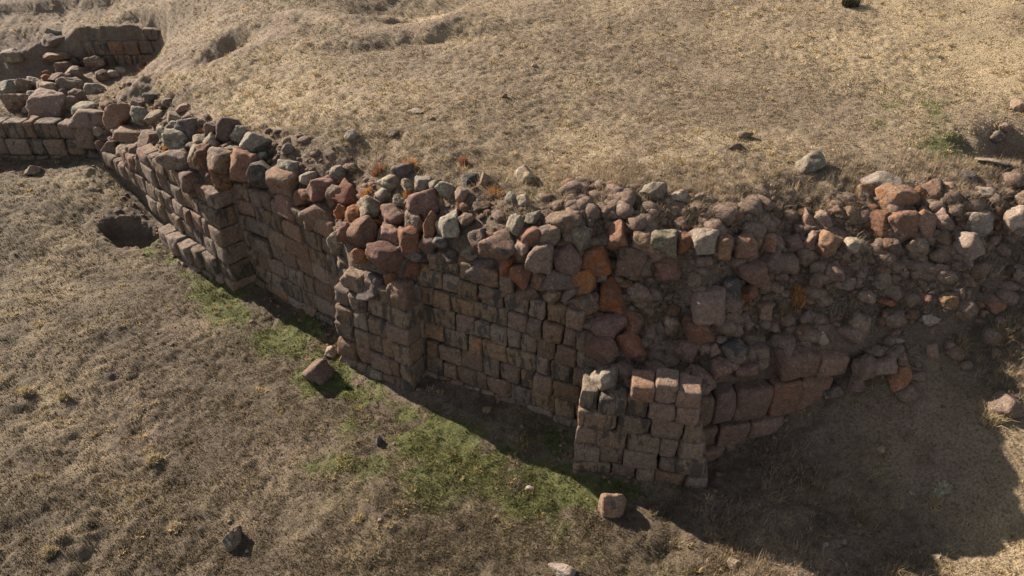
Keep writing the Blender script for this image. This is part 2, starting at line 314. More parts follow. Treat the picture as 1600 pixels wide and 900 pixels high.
def ground_mat():
    m, nt, bs = new_mat('dry_meadow_ground'); n = N(nt)
    v = n.node('ShaderNodeTexCoord').outputs['Object']
    a = lambda k: n.attr(k).outputs['Fac']
    big, mid, fine, grit = n.noise(v, .8, 4, .6), n.noise(v, 4.5, 5, .68, .4), n.noise(v, 22, 5, .72, .3), n.noise(v, 90, 3, .7)
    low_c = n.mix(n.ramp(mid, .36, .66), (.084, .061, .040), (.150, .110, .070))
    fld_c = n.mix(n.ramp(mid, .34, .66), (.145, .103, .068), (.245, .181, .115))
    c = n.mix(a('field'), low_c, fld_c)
    c = n.mix(n.math('MULTIPLY', a('straw'), n.ramp(fine, .3, .6, .35, 1)), c, (.42, .315, .18))
    c = n.mix(n.math('MULTIPLY', a('soil'), n.ramp(mid, .25, .6, .45, .9)), c, n.mix(n.ramp(fine, .35, .65), (.150, .100, .078), (.250, .172, .132)))
    c = n.mix(n.ramp(n.math('ADD', a('green'), n.math('MULTIPLY', n.math('SUBTRACT', fine, .5), .9)), .25, .75), c, n.mix(n.ramp(mid, .35, .65), (.066, .074, .022), (.135, .138, .042)))
    c = n.mix(n.math('MULTIPLY', a('rubble'), .85), c, n.mix(n.ramp(fine, .35, .65), (.100, .070, .054), (.225, .158, .118)))
    c = n.mix(n.ramp(fine, .28, .55, .6, 0), c, (.055, .040, .026))
    c = n.mix(n.ramp(grit, .58, .72, 0, .4), c, (.42, .33, .21))
    nt.links.new(c, bs.inputs['Base Color'])
    hgt = n.math('ADD', n.math('MULTIPLY', fine, 1.0), n.math('ADD', n.math('MULTIPLY', grit, .35), n.math('MULTIPLY', mid, 1.6)))
    nt.links.new(n.bump(hgt, 1.0, .09), bs.inputs['Normal'])
    return m
def mesh_from(name, verts, faces, mat, attrs=None, smooth=True):
    me = bpy.data.meshes.new(name)
    verts = np.asarray(verts, np.float32); faces = np.asarray(faces, np.int32)
    k = faces.shape[1]
    me.vertices.add(len(verts)); me.vertices.foreach_set('co', verts.ravel())
    me.loops.add(faces.size); me.loops.foreach_set('vertex_index', faces.ravel())
    me.polygons.add(len(faces)); me.polygons.foreach_set('loop_start', np.arange(0, faces.size, k, dtype=np.int32))
    me.polygons.foreach_set('loop_total', np.full(len(faces), k, np.int32))
    if smooth: me.polygons.foreach_set('use_smooth', np.ones(len(faces), bool))
    for an, (typ, val) in (attrs or {}).items():
        at_ = me.attributes.new(an, typ, 'POINT')
        at_.data.foreach_set('color' if 'COLOR' in typ else 'value', np.asarray(val, np.float32).ravel())
    me.update(calc_edges=True)
    if mat: me.materials.append(mat)
    return me
def link(name, me, parent=None):
    o = bpy.data.objects.new(name, me); COL.objects.link(o)
    if parent: o.parent = parent
    return o
ny, nx = GX.shape
idx = np.arange(nx * ny).reshape(ny, nx)
quads = np.stack([idx[:-1, :-1], idx[:-1, 1:], idx[1:, 1:], idx[1:, :-1]], -1).reshape(-1, 4)
gme = mesh_from('ground', np.stack([GX, GY, HB], -1).reshape(-1, 3), quads, ground_mat(),
                {'green': ('FLOAT', green), 'straw': ('FLOAT', straw), 'soil': ('FLOAT', soil), 'field': ('FLOAT', field), 'rubble': ('FLOAT', rubble_zone)})
ground = link('ground', gme); ground['kind'] = 'structure'; ground['label'] = 'dry grassy hillside terrace with bare soil and a green strip'
def G(arr, x, y):
    i = np.clip(np.searchsorted(XS, x) - 1, 0, nx - 1); j = np.clip(np.searchsorted(YS, y) - 1, 0, ny - 1); return arr[j, i]

# ------------------------------------------------------------------ stones
_ico = {}
def ico(n):
    if n not in _ico:
        bm = bmesh.new(); bmesh.ops.create_icosphere(bm, subdivisions=n, radius=1)
        bm.verts.ensure_lookup_table()
        _ico[n] = (np.array([v.co for v in bm.verts]), np.array([[v.index for v in f.verts] for f in bm.faces])); bm.free()
    return _ico[n]
def stone_verts(seed, a, b, c, sub=4, blocky=.3):
    r = np.random.default_rng(seed); V, F = ico(sub)
    V = V / np.linalg.norm(V, axis=1)[:, None]
    m = 9 + int(r.integers(0, 5))
    k = np.arange(m) + .5; ph = np.arccos(1 - 2 * k / m); th = math.pi * (1 + 5 ** .5) * k + r.uniform(0, 6.28)
    nrm = np.stack([np.cos(th) * np.sin(ph), np.sin(th) * np.sin(ph), np.cos(ph)], -1) + r.normal(0, .22, (m, 3))
    d = r.uniform(.62, 1.0, m)
    box = np.array([[1, 0, 0], [-1, 0, 0], [0, 1, 0], [0, -1, 0], [0, 0, 1], [0, 0, -1]], float) + r.normal(0, .13, (6, 3))
    if r.random() < blocky: nrm = np.vstack([box, nrm[:5]]); d = np.concatenate([r.uniform(.68, .85, 6), r.uniform(.80, 1.0, 5)])
    nrm /= np.linalg.norm(nrm, axis=1)[:, None]
    q = np.maximum(0, V @ nrm.T) / d[None]
    p = r.uniform(9, 22)
    rad = (q ** p).sum(1) ** (-1 / p)
    o = r.uniform(0, 90, 3)
    P = V * rad[:, None]
    rad = 1 + .10 * vnoise3(P[:, 0] * 1.6 + o[0], P[:, 1] * 1.6 + o[1], P[:, 2] * 1.6 + o[2], 5) + .065 * vnoise3(P[:, 0] * 3.9 + o[1], P[:, 1] * 3.9, P[:, 2] * 3.9 + o[0], 6)
    if sub >= 4: rad = rad + .035 * vnoise3(P[:, 0] * 9 + o[2], P[:, 1] * 9, P[:, 2] * 9 + o[0], 8)
    P = P * rad[:, None]
    for _ in range(int(r.integers(1, 4))):                            # fresh breaks
        nv = r.normal(0, 1, 3); nv /= np.linalg.norm(nv); dd = r.uniform(.55, .78)
        P = P - nv[None] * np.maximum(0, P @ nv - dd)[:, None] * .92
    P /= np.abs(P).max(0)
    return P * np.array([a, b, c]), F
def cube_grid(nn):
    key = ('c', nn)
    if key not in _ico:
        bm = bmesh.new(); bmesh.ops.create_cube(bm, size=2)
        bmesh.ops.subdivide_edges(bm, edges=bm.edges[:], cuts=nn, use_grid_fill=True)
        bm.verts.ensure_lookup_table()
        _ico[key] = (np.array([v.co for v in bm.verts]), np.array([[v.index for v in f.verts] for f in bm.faces])); bm.free()
    return _ico[key]
def block_verts(seed, w, d, h, rnd=.07, jit=.05, nn=9):
    """dressed block with worn edges, a slightly pillowed face and crooked corners; origin at the centre"""
    r = np.random.default_rng(seed); V, F = cube_grid(nn)
    V = np.sign(V) * np.abs(V) ** .8                                # crowd the grid towards the edges
    half = np.array([w, d, h]) / 2
    P = V * half
    rr = min(rnd * r.uniform(.7, 1.5), .42 * min(half) * 2)
    inner = np.clip(P, -(half - rr), half - rr); q = P - inner; L = np.linalg.norm(q, axis=1)[:, None]
    P = np.where(L > 1e-6, inner + q / np.maximum(L, 1e-6) * rr, P)
    jt = r.normal(0, jit, (2, 2, 2, 3)) * np.array([1, .8, .8])
    t = (P / half + 1) / 2; t = np.clip(t, 0, 1)
    for a in (0, 1):
        for b in (0, 1):
            for c in (0, 1):
                wgt = (t[:, 0] if a else 1 - t[:, 0]) * (t[:, 1] if b else 1 - t[:, 1]) * (t[:, 2] if c else 1 - t[:, 2])
                P = P + wgt[:, None] * jt[a, b, c]
    for _ in range(int(r.integers(1, 4))):                            # knocked-off corners and edges
        nv = r.choice([-1, 1], 3) * r.uniform(.35, 1, 3) * (r.random(3) < .8); nv[1] = -abs(nv[1]) - .25; nv /= np.linalg.norm(nv)
        dd = (np.abs(nv) * half).sum() * r.uniform(.82, .96)
        P = P - nv[None] * np.maximum(0, P @ nv - dd)[:, None]
    o = r.uniform(0, 90, 3)
    front = (V[:, 1] < -.99)
    P[:, 1] -= .032 * r.uniform(.1, 1.5) * np.clip(1 - V[:, 0] ** 2, 0, 1) * np.clip(1 - V[:, 2] ** 2, 0, 1) * (V[:, 1] < 0)
    for f, am in ((2.6, .022), (6.5, .017), (15, .010)):
        dn = vnoise3(P[:, 0] * f + o[0], P[:, 1] * f + o[1], P[:, 2] * f + o[2], 9)
        P = P + (V / np.linalg.norm(V, axis=1)[:, None]) * (am * dn)[:, None]
    return P, F

def thing(name, label, cat, loc=(0, 0, 0), group=None):
    o = bpy.data.objects.new(name, None); COL.objects.link(o); o.location = loc; o.empty_display_size = .3
    o['label'] = label; o['category'] = cat
    o['kind'] = 'thing'
    if group: o['group'] = group
    return o
_seed = [100]
def sd_():
    _seed[0] += 1; return _seed[0]
def course_wall(name, label, cat, P0, P1, courses, batter=.08, depth=.62, wmean=.56, spans=None, plinth=None, mat='block', seed=1, group='sections of the ancient dry stone wall', jit=.015, rnd=.032, extra=()):
    """courses: list of (z0, z1); spans[i] = (s0, s1) metres along the face"""
    r = np.random.default_rng(seed)
    base = (P0 + P1) / 2
    z_lo = courses[0][0]
    root = thing(name, label, cat, (base[0], base[1], max(z_lo, 0.0)), group)
    dv = P1 - P0; L = np.linalg.norm(dv); d = dv / L; nin = np.array([-d[1], d[0]]); ang = math.atan2(d[1], d[0])
    for i, (z0, z1) in enumerate(courses):
        s0, s1 = spans[i] if spans else (0, L)
        n = max(1, round((s1 - s0) / (wmean * r.uniform(.9, 1.12))))
        ws = r.uniform(.62, 1.5, n); ws *= (s1 - s0) / ws.sum()
        if name == 'corner_tower' and i == len(courses) - 1: n = 3; ws = np.array([.95, .85, .95]) * (s1 - s0) / 2.75
        s = s0
        for k, w in enumerate(ws):
            hh = (z1 - z0)
            dz = r.normal(0, .012); zt = hh * (1 + (r.uniform(-.10, .10) if i == len(courses) - 1 else r.uniform(-.02, .05)))
            dp = depth * r.uniform(.85, 1.1) if 0 < k < n - 1 else depth
            if label.startswith('long left') and i >= 3 and k < n - 1: dp = .48
            if name == 'corner_tower' and i == len(courses) - 1: dp = .5 * r.uniform(.85, 1.15); hh = z1 - z0 - r.uniform(0, .1)
            proud = r.normal(0, .022) + batter * (z0 + hh / 2)
            if plinth and i < plinth[0] and s + w / 2 < plinth[2]: proud -= plinth[3] * (1 - .95 * max(0, s - plinth[1]) / (plinth[2] - plinth[1]))
            V, F = block_verts(sd_(), w - .012, dp, zt - .008, rnd=rnd * (1.35 if i >= len(courses) - 2 else 1), jit=jit, nn=9)
            c = P0 + d * (s + w / 2) + nin * (proud + dp / 2)
            pn = 'corner_block' if (k == 0 or k == n - 1) and i < len(courses) - 1 else ('top_block' if i == len(courses) - 1 else 'block')
            o = link(pn, mesh_from(pn, V, F, M[mat]), root)
            o.location = (c[0] - root.location.x, c[1] - root.location.y, z0 + dz + zt / 2 - root.location.z)
            o.rotation_euler = (r.normal(0, .015), r.normal(0, .02), ang + r.normal(0, .025))
            s += w
    return root, d, nin, ang

def cs(z, *hs):
    out = []
    for h in hs: out.append((z, z + h)); z += h
    return out
LA = np.linalg.norm(C1 - A0); LK2 = np.linalg.norm(K2b - K2a); LB2 = np.linalg.norm(B2b - B2a); LK3 = np.linalg.norm(K3b - K3a); LT = np.linalg.norm(T1 - T0); LR = np.linalg.norm(R1 - R0)
left_wall = course_wall('stone_wall', 'long left stretch of brown block wall, running back from its sharp first corner', 'stone wall', A0, C1,
    cs(-.32, .60, .58, .57, .56, .56, .52), batter=.07, depth=.8, wmean=.60, seed=3, plinth=(2, LA - 2.6, LA - .55, .38), spans=[(LA - 2.6, LA), (LA - 3.6, LA), (LA - 4.9, LA - .03), (.2, LA - .08), (1.7, LA - .12), (3.3, LA - .15)])[0]
mid_wall = course_wall('stone_wall', 'tall recessed wall stretch of long smooth blocks, left of the middle buttress', 'stone wall', K2a - (K2b - K2a) / LK2 * .45, K2b + (K2b - K2a) / LK2 * .9,
    cs(-.35, .52, .52, .54, .50, .52, .50, .46), batter=.05, depth=.6, wmean=.70, seed=5, jit=.013, rnd=.032)[0]
butt = course_wall('buttress', 'narrow projecting buttress of stacked blocks at the middle of the wall', 'buttress', B2a, B2b,
    cs(-.35, .56, .52, .52, .50, .50, .48), batter=.10, depth=1.0, wmean=.5, seed=8,
    spans=[(0, LB2), (0, LB2 - .02), (.0, LB2 - .05), (0.02, LB2 - .08), (.04, LB2 - .05), (.45, LB2 - .1)])[0]
right_wall = course_wall('stone_wall', 'recessed wall stretch of small even courses between middle buttress and corner tower', 'stone wall', K3a - (K3b - K3a) / LK3 * .5, K3b + (K3b - K3a) / LK3 * .5,
    cs(-.35, .53, .50, .50, .50, .50, .48, .46, .44), batter=.06, depth=.6, wmean=.50, seed=12,
    spans=[(0, LK3 + 1), (0, LK3 + 1), (0, LK3 + 1), (0, LK3 + 1), (0, LK3 + .95), (.1, LK3 + .9), (.2, LK3 + .55), (.5, LK3 - 1.1)])[0]
tower = course_wall('corner_tower', 'square corner tower stub of seven neat block courses, nearest the camera', 'tower', T0, T1,
    cs(-.3, .52, .48, .46, .47, .47, .44), batter=.035, depth=.85, wmean=.56, seed=15, jit=.013,
    spans=[(-.02, LT), (0, LT - .1), (.0, LT - .22), (0.03, LT - .32), (.04, LT - .42), (1.0, LT - .45)])[0]
ret = course_wall('stone_wall', 'low reddish return wall right of the corner tower, sinking into the slope', 'stone wall', R0, R1,
    [(-.15, .40), (.40, .98), (.98, 1.90), (1.92, 2.50)], batter=.06, depth=.6, wmean=.66, seed=19, rnd=.06, mat='slab',
    spans=[(0, 1.3), (-.1, 2.1), (-.25, 3.0), (1.75, 3.3)])[0]
back = course_wall('stone_wall', 'low wall of reddish blocks at far left, heaped with big boulders', 'stone wall', L0, L1,
    cs(.6, .60, .62, .60), batter=.05, depth=.6, wmean=.62, seed=23, rnd=.06)[0]
far = course_wall('stone_wall', 'excavated wall of orange blocks in a pit, farthest back on the left', 'stone wall', FW0[:2], FW1[:2],
    cs(2.35, .5, .55, .5), batter=.03, depth=.5, wmean=.75, seed=27, spans=[(0, 4.4), (.1, 5.0), (2.6, 4.0)])[0]

# ------------------------------------------------------------------ loose stones: (x, y, w, h in photo pixels, kind), zone by zone
Z = {}
LONE = []
Z['on the boulder heap above the far left wall'] = [(39,135,25,20,'G'),(17,138,22,22,'G'),(27,158,38,28,'B'),(56,130,20,14,'P'),(66,137,18,15,'G'),(80,139,26,16,'G'),(110,133,28,21,'G'),(94,123,28,14,'B'),(74,123,15,12,'R'),
    (80,167,38,36,'B'),(60,155,25,20,'G'),(109,164,22,22,'B'),(122,153,15,20,'B'),(134,171,33,15,'G'),(145,186,53,28,'B'),(144,140,25,18,'G'),(48,172,18,14,'B'),(98,148,18,14,'B')]
Z['in the excavation pit near the far orange wall'] = [(81,114,22,9,'B'),(99,108,22,16,'B'),(117,114,25,18,'B'),(119,98,17,15,'D'),(101,96,20,10,'D'),(135,94,14,20,'D'),(152,101,24,19,'B'),(160,119,19,15,'B'),(176,116,18,11,'P'),(189,110,15,7,'P'),(220,106,16,12,'B')]
Z['on the bank left of the excavation pit'] = [(19,86,25,15,'G'),(85,51,22,10,'G'),(85,64,32,16,'D'),(91,89,38,17,'B')]
Z['on the broken left end of the wall'] = [(172,165,25,20,'B'),(187,185,40,28,'B'),(220,183,27,27,'G'),(241,186,20,22,'P'),(215,163,18,13,'B'),(238,152,18,13,'D'),(250,165,17,13,'B'),(262,160,15,13,'B'),(285,170,20,12,'B'),
    (140,212,32,28,'B'),(157,206,15,12,'G'),(190,205,26,18,'G'),(204,212,38,18,'B'),(176,229,22,15,'B'),(202,232,33,15,'P'),(234,219,23,26,'B'),(160,228,20,18,'B'),(125,225,22,18,'D'),(106,232,18,14,'B'),(148,240,20,16,'D'),(172,250,15,20,'R'),(186,255,18,22,'B')]
Z['piled behind the first wall corner'] = [(256,212,22,30,'G'),(275,184,25,15,'G'),(272,200,20,18,'G'),(295,201,32,28,'D'),(313,195,18,15,'B'),(333,203,22,23,'B'),(357,200,27,27,'D'),(375,210,25,22,'G'),(396,224,42,40,'G'),(281,223,38,30,'G'),(315,219,23,15,'G'),(331,222,25,22,'G'),(305,228,25,13,'B'),(345,235,22,12,'G'),(365,236,20,15,'G'),(410,248,18,15,'G'),(450,231,16,15,'D')]
Z['in the top row at the first wall corner'] = [(216,246,22,30,'B'),(230,250,18,28,'B'),(244,255,22,30,'B'),(257,252,14,22,'R'),(285,249,47,30,'B'),(310,245,23,28,'G'),(322,247,20,30,'R'),(347,254,40,33,'B'),(270,277,28,33,'D'),(307,283,50,35,'R'),(350,285,33,30,'R'),(342,307,28,17,'R')]
Z['in the top rows over the tall recessed wall'] = [(386,261,40,38,'R'),(414,275,30,33,'D'),(446,283,43,33,'B'),(454,262,26,20,'G'),(482,278,27,27,'G'),(501,294,32,30,'R'),(525,305,24,28,'B'),(543,305,33,28,'R'),(379,293,28,30,'R'),(397,298,18,28,'R'),(414,302,16,26,'D'),(430,310,18,28,'D'),(458,318,40,30,'R'),(480,308,26,22,'R'),(502,333,45,35,'B'),(535,333,20,22,'R'),(555,337,24,24,'R'),(544,364,22,30,'R'),(530,377,30,34,'G')]
Z['in the grass just behind the wall top'] = [(528,270,18,20,'G'),(550,264,15,16,'B'),(627,269,24,20,'D'),(609,284,34,19,'G'),(599,305,20,20,'G'),(637,291,22,18,'G'),(661,288,28,24,'G'),(681,291,22,20,'G'),(699,298,30,24,'G'),(720,305,17,22,'B'),(625,316,20,16,'G'),(640,315,14,12,'B'),(735,281,24,14,'D'),(756,282,14,20,'B'),(798,311,14,15,'G'),(817,314,17,16,'G'),(752,322,24,12,'B'),(729,346,22,20,'B')]
Z['in the rubble above the middle buttress'] = [(666,315,48,36,'R'),(586,325,44,30,'G'),(617,339,48,28,'B'),(648,344,28,34,'B'),(674,350,22,36,'R'),(702,355,33,38,'G'),(570,367,36,46,'R'),(609,370,34,30,'R'),(642,375,30,35,'R'),(670,380,24,28,'D'),(691,375,22,22,'D'),(565,397,25,20,'R'),(605,399,54,30,'R'),(645,400,22,15,'D'),(645,417,22,20,'R'),(667,422,24,30,'R'),(590,350,20,16,'R'),(628,395,16,20,'D'),(540,412,20,22,'B')]
Z['standing on the middle buttress'] = [(556,434,28,34,'B'),(589,445,40,40,'D'),(612,432,20,20,'R'),(628,450,30,32,'R'),(650,452,20,24,'D'),(673,450,20,28,'B')]
Z['in the rubble over the recessed right wall'] = [(700,399,42,30,'D'),(735,395,26,18,'B'),(727,407,22,20,'R'),(757,421,50,38,'D'),(752,375,28,34,'D'),(782,382,45,38,'R'),(816,390,28,33,'B'),(846,402,38,40,'B'),(795,412,22,30,'R'),(817,427,35,32,'R'),(845,437,26,30,'R'),(700,430,24,18,'R'),(724,440,40,26,'D'),(764,456,38,30,'B'),(700,464,26,34,'D'),(795,450,24,24,'R'),(877,437,34,28,'D'),(825,457,33,30,'B'),(865,461,35,20,'B'),(909,475,44,27,'R'),(911,445,40,38,'R'),(935,490,20,17,'R')]
Z['along the rubble crest right of centre'] = [(806,354,23,27,'G'),(830,369,30,25,'R'),(857,367,28,32,'B'),(832,342,22,18,'G'),(880,347,46,38,'B'),(908,372,36,44,'G'),(882,380,28,15,'R'),(884,408,38,42,'R'),(926,408,44,37,'R'),(967,370,36,42,'R'),(988,408,38,38,'R'),(954,464,42,46,'R'),(998,458,34,26,'B')]
Z['in the stone row under the terrace edge'] = [(1006,378,32,36,'B'),(1038,382,34,36,'G'),(1067,378,30,28,'R'),(1102,379,38,32,'P'),(1130,385,24,28,'B'),(1160,382,30,32,'B'),(1181,378,14,20,'B'),(1200,380,18,24,'B'),(1238,383,28,28,'B'),(1264,382,18,28,'B'),(1294,380,32,32,'B'),(1330,383,18,24,'P')]
Z['perched above the corner tower'] = [(948,512,40,34,'R'),(985,508,34,32,'R'),(938,546,44,38,'R'),(986,541,42,40,'R'),(946,590,38,36,'G')]
Z['on the shaded slope behind the corner tower'] = [(1043,417,38,30,'R'),(1015,403,15,15,'B'),(1176,422,48,38,'R'),(1140,455,22,38,'D'),(1170,459,30,22,'R'),(1109,477,46,42,'B'),(1087,513,42,34,'R'),(1195,485,20,20,'B'),(1052,505,24,24,'B'),(1155,498,24,18,'B'),(1073,548,32,40,'R'),(1095,540,18,24,'B'),(1113,543,16,22,'B'),(1147,548,36,30,'D'),(1128,576,30,22,'R'),(1161,577,30,22,'R'),(1090,597,44,40,'R'),(1190,550,14,14,'R'),(1206,410,26,40,'D')]
Z['embedded under the right terrace edge'] = [(1352,306,26,36,'B'),(1378,290,48,28,'P'),(1398,308,46,28,'B'),(1436,306,22,22,'R'),(1460,303,30,32,'R'),(1482,294,15,18,'B'),(1538,300,28,18,'P'),(1510,278,24,18,'D'),(1373,347,32,32,'R'),(1408,348,36,38,'R'),(1444,348,36,34,'B'),(1470,345,20,28,'B'),(1528,352,32,36,'P'),(1508,342,20,20,'B'),(1585,350,38,42,'P'),(1284,345,25,34,'B'),(1262,348,22,32,'B'),(1306,332,20,22,'B'),(1330,336,24,18,'B'),(1505,383,42,40,'P')]
Z['half buried in the shaded right slope'] = [(1395,385,34,30,'D'),(1431,388,34,30,'B'),(1470,373,25,25,'B'),(1528,376,18,22,'B'),(1305,423,28,22,'B'),(1281,436,34,22,'B'),(1469,425,28,26,'B'),(1497,417,22,18,'R'),(1531,425,38,26,'B'),(1437,429,25,20,'B'),(1387,470,38,15,'R'),(1422,475,16,14,'B'),(1444,467,22,22,'R'),(1480,470,30,22,'B'),(1498,458,22,22,'B'),(1550,473,36,28,'B'),(1594,426,22,20,'B'),(1353,464,28,22,'B'),(1197,482,28,18,'D'),(1400,420,20,12,'P'),(1347,426,18,14,'B'),(1339,443,14,12,'B'),
    (1260,497,34,26,'D'),(1285,530,16,18,'P'),(1343,503,32,34,'B'),(1452,503,24,20,'P'),(1405,532,15,12,'P'),(1398,550,28,28,'D'),(1457,547,20,20,'B'),(1408,588,40,36,'B'),(1383,492,22,22,'B'),(1240,430,34,26,'D')]
Z['at the sinking end of the low return wall'] = [(1352,574,38,32,'B'),(1380,572,30,26,'B'),(1336,596,30,24,'B'),(1300,612,26,20,'D'),(1228,560,26,34,'B'),(1408,560,20,18,'B')]
Z['lying on the lower grass'] = [(500,585,46,40,'B'),(517,552,22,14,'P'),(957,789,42,46,'B'),(361,846,34,40,'B'),(880,893,42,22,'P'),(591,690,12,17,'D'),(1572,636,50,36,'B'),(1375,702,14,10,'P'),(1425,770,12,9,'P'),(1318,848,10,8,'P'),(1462,870,16,10,'P'),(1290,852,10,9,'P'),(50,268,26,18,'G'),(828,764,16,8,'P'),(1148,882,20,16,'P')]
Z['lying on the terrace meadow'] = [(548,213,26,20,'G'),(614,212,22,16,'D'),(651,173,28,7,'P'),(787,150,12,7,'D'),(1162,213,27,13,'G'),(1150,230,22,16,'D'),(1265,256,54,28,'G'),(815,275,40,36,'G'),(1020,300,40,26,'G'),(1064,306,28,18,'G'),(1092,310,18,14,'B'),(1552,252,48,9,'P'),(1592,166,24,26,'P'),(1556,215,24,18,'D'),(834,103,10,7,'P'),(1570,200,22,18,'B'),(676,186,10,7,'D')]
ZGROUP = {k: 'loose stones ' + k for k in Z}
ZNOUN = {'in the top row at the first wall corner': 'block', 'in the top rows over the tall recessed wall': 'block', 'standing on the middle buttress': 'block'}
CWORD = {'R': 'rust-orange', 'B': 'brown', 'G': 'grey lichened', 'D': 'dark', 'P': 'pale'}
ORD = ['first', 'second', 'third', 'fourth', 'fifth', 'sixth', 'seventh', 'eighth', 'ninth', 'tenth', 'eleventh', 'twelfth', 'thirteenth', 'fourteenth', 'fifteenth', 'sixteenth', 'seventeenth', 'eighteenth', 'nineteenth', 'twentieth']
zi = 0
for zone, lst in Z.items():
    meta = []
    for (px, py, w, h, k) in lst:
        noun = ZNOUN.get(zone, 'boulder' if max(w, h) >= 38 else 'stone')
        size = 'large ' if max(w, h) >= 40 else ('small ' if max(w, h) <= 18 else '')
        shape = 'flat ' if w > 1.75 * h else ('upright ' if h > 1.22 * w else '')
        meta.append(size + shape + CWORD[k] + ' ' + noun)
    for i, (px, py, w, h, k) in enumerate(lst):
        same = sorted(j for j in range(len(lst)) if meta[j] == meta[i]); same.sort(key=lambda j: (lst[j][0], lst[j][1]))
        lab = meta[i] + ' ' + zone
        if len(same) > 1:
            n = same.index(i)
            if n == 0: lab = 'leftmost ' + lab
            elif n == len(same) - 1: lab = 'rightmost ' + lab
            else: lab = ORD[n] + ' ' + meta[i] + ' from left ' + zone
        s = sd_(); r = np.random.default_rng(s)
        ground_lift = .5
        p0 = hit(px, py, .1); dist = (p0[1] * CP + (CAM_H - p0[2]) * SP)
        a = w * .5 * dist / FPX * 1.18; c = h * .5 * dist / FPX * 1.24
        if not zone.startswith('lying') and not zone.startswith('half'): a *= 1.15; c *= 1.13
        if zone.startswith('half') or zone.startswith('embedded'): lift = .12
        elif zone.startswith('lying'): lift = .22
        else: lift = .42
        b = (a * c) ** .5 * r.uniform(.9, 1.15)
        if w > 2.2 * h: b = a * .7; c = c * .8
        p = hit(px, py, lift * c)
        blocky = .8 if noun == 'block' else (0 if zone.startswith('lying') else .25)
        if zone.startswith('lying') and w > 13: LONE.append((p[0], p[1], a, b))
        V, F = stone_verts(s, a, b, c, 4 if max(w, h) >= 17 else 3, blocky)
        name = 'block' if noun == 'block' else ('boulder' if noun == 'boulder' else 'stone')
        name = {'block': 'wall_block', 'boulder': 'boulder', 'stone': 'stone'}[name]
        o = link(name, mesh_from(name, V, F, M[k])); o.location = p
        o.rotation_euler = (r.normal(0, .16) - .12, r.normal(0, .16), r.normal(0, .3) + (math.radians(-25) if noun == 'block' and px < 900 else 0))
        o['label'] = lab; o['category'] = 'stone' if noun != 'boulder' else 'boulder'; o['group'] = ZGROUP[zone]

# ------------------------------------------------------------------ pebbles: countless small stones in the rubble and on the slope
def pebbles(name, n, sampler, smin, smax, mat, label):
    VV, FF, k = [], [], 0
    protos = [stone_verts(9000 + i, 1, 1, .75, 2) for i in range(14)]
    pts = sampler(n)
    for (x, y) in pts:
        V, F = protos[int(rng.integers(0, 14))]; s = smin * (smax / smin) ** (rng.random() ** 2.2)
        an = rng.uniform(0, 6.28); c, sn = math.cos(an), math.sin(an)
        W = V * np.array([s, s * rng.uniform(.6, 1), s * rng.uniform(.6, 1)])
        W = np.stack([W[:, 0] * c - W[:, 1] * sn, W[:, 0] * sn + W[:, 1] * c, W[:, 2]], -1) + np.array([x, y, float(H(x, y)) + s * (.15 if x < 2.5 else -.05)])
        VV.append(W); FF.append(F + k); k += len(V)
    o = link(name, mesh_from(name, np.concatenate(VV), np.concatenate(FF), mat, smooth=False)); o['kind'] = 'stuff'; o['label'] = label
    return o
def samp_slope(n):
    out = []
    while len(out) < n:
        x, y = rng.uniform(-17, 2.5), rng.uniform(9, 27); q = float(G(SD, x, y))
        if .02 < q < 3 and rng.random() < math.exp(-((q - .6) / .6) ** 2): out.append((x, y))
    return out
def samp_right(n):
    out = []
    while len(out) < n:
        x, y = rng.uniform(1.2, 13), rng.uniform(9.5, 16); q = float(G(SD, x, y))
        if (.05 if x < 7.4 else -1.0) < q < (2.7 if y < 14 else 2.2) and rng.random() < math.exp(-((q - 1.4) / 1.3) ** 2): out.append((x, y))
    return out
def samp_low(n):
    out = []
    while len(out) < n:
        x, y = rng.uniform(-14, 12), rng.uniform(5, 24)
        q = float(G(SD, x, y)); s = float(G(soil, x, y))
        if q < -.5 and rng.random() < .06 + s: out.append((x, y))
        elif q > 3 and rng.random() < .03: out.append((x, y))
    return out
pebbles('rubble', 420, samp_slope, .05, .20, M['B'], 'small brown rubble filling the gaps between the fallen stones')
pebbles('rusty_rubble', 380, samp_slope, .05, .18, M['R'], 'small rusty rubble filling the gaps between the fallen stones')
pebbles('slope_rubble', 2300, samp_right, .045, .32, M['B'], 'brown rubble half buried in the shaded right slope')
pebbles('rusty_slope_rubble', 380, samp_right, .05, .26, M['R'], 'rusty rubble half buried in the shaded right slope')
def samp_foot(n):
    out = []
    while len(out) < n:
        x, y = rng.uniform(-15, 9), rng.uniform(8, 24); q = float(G(SD, x, y))
        if -1.7 < q < -.42 and rng.random() < math.exp(-((q + .42) / .45) ** 2) + .05: out.append((x, y))
    return out
pebbles('fallen_chips', 330, samp_foot, .02, .09, M['B'], 'small brown stone chips lying along the wall foot')
pebbles('pebbles', 420, samp_low, .012, .05, M['P'], 'scattered pale pebbles on the ground')

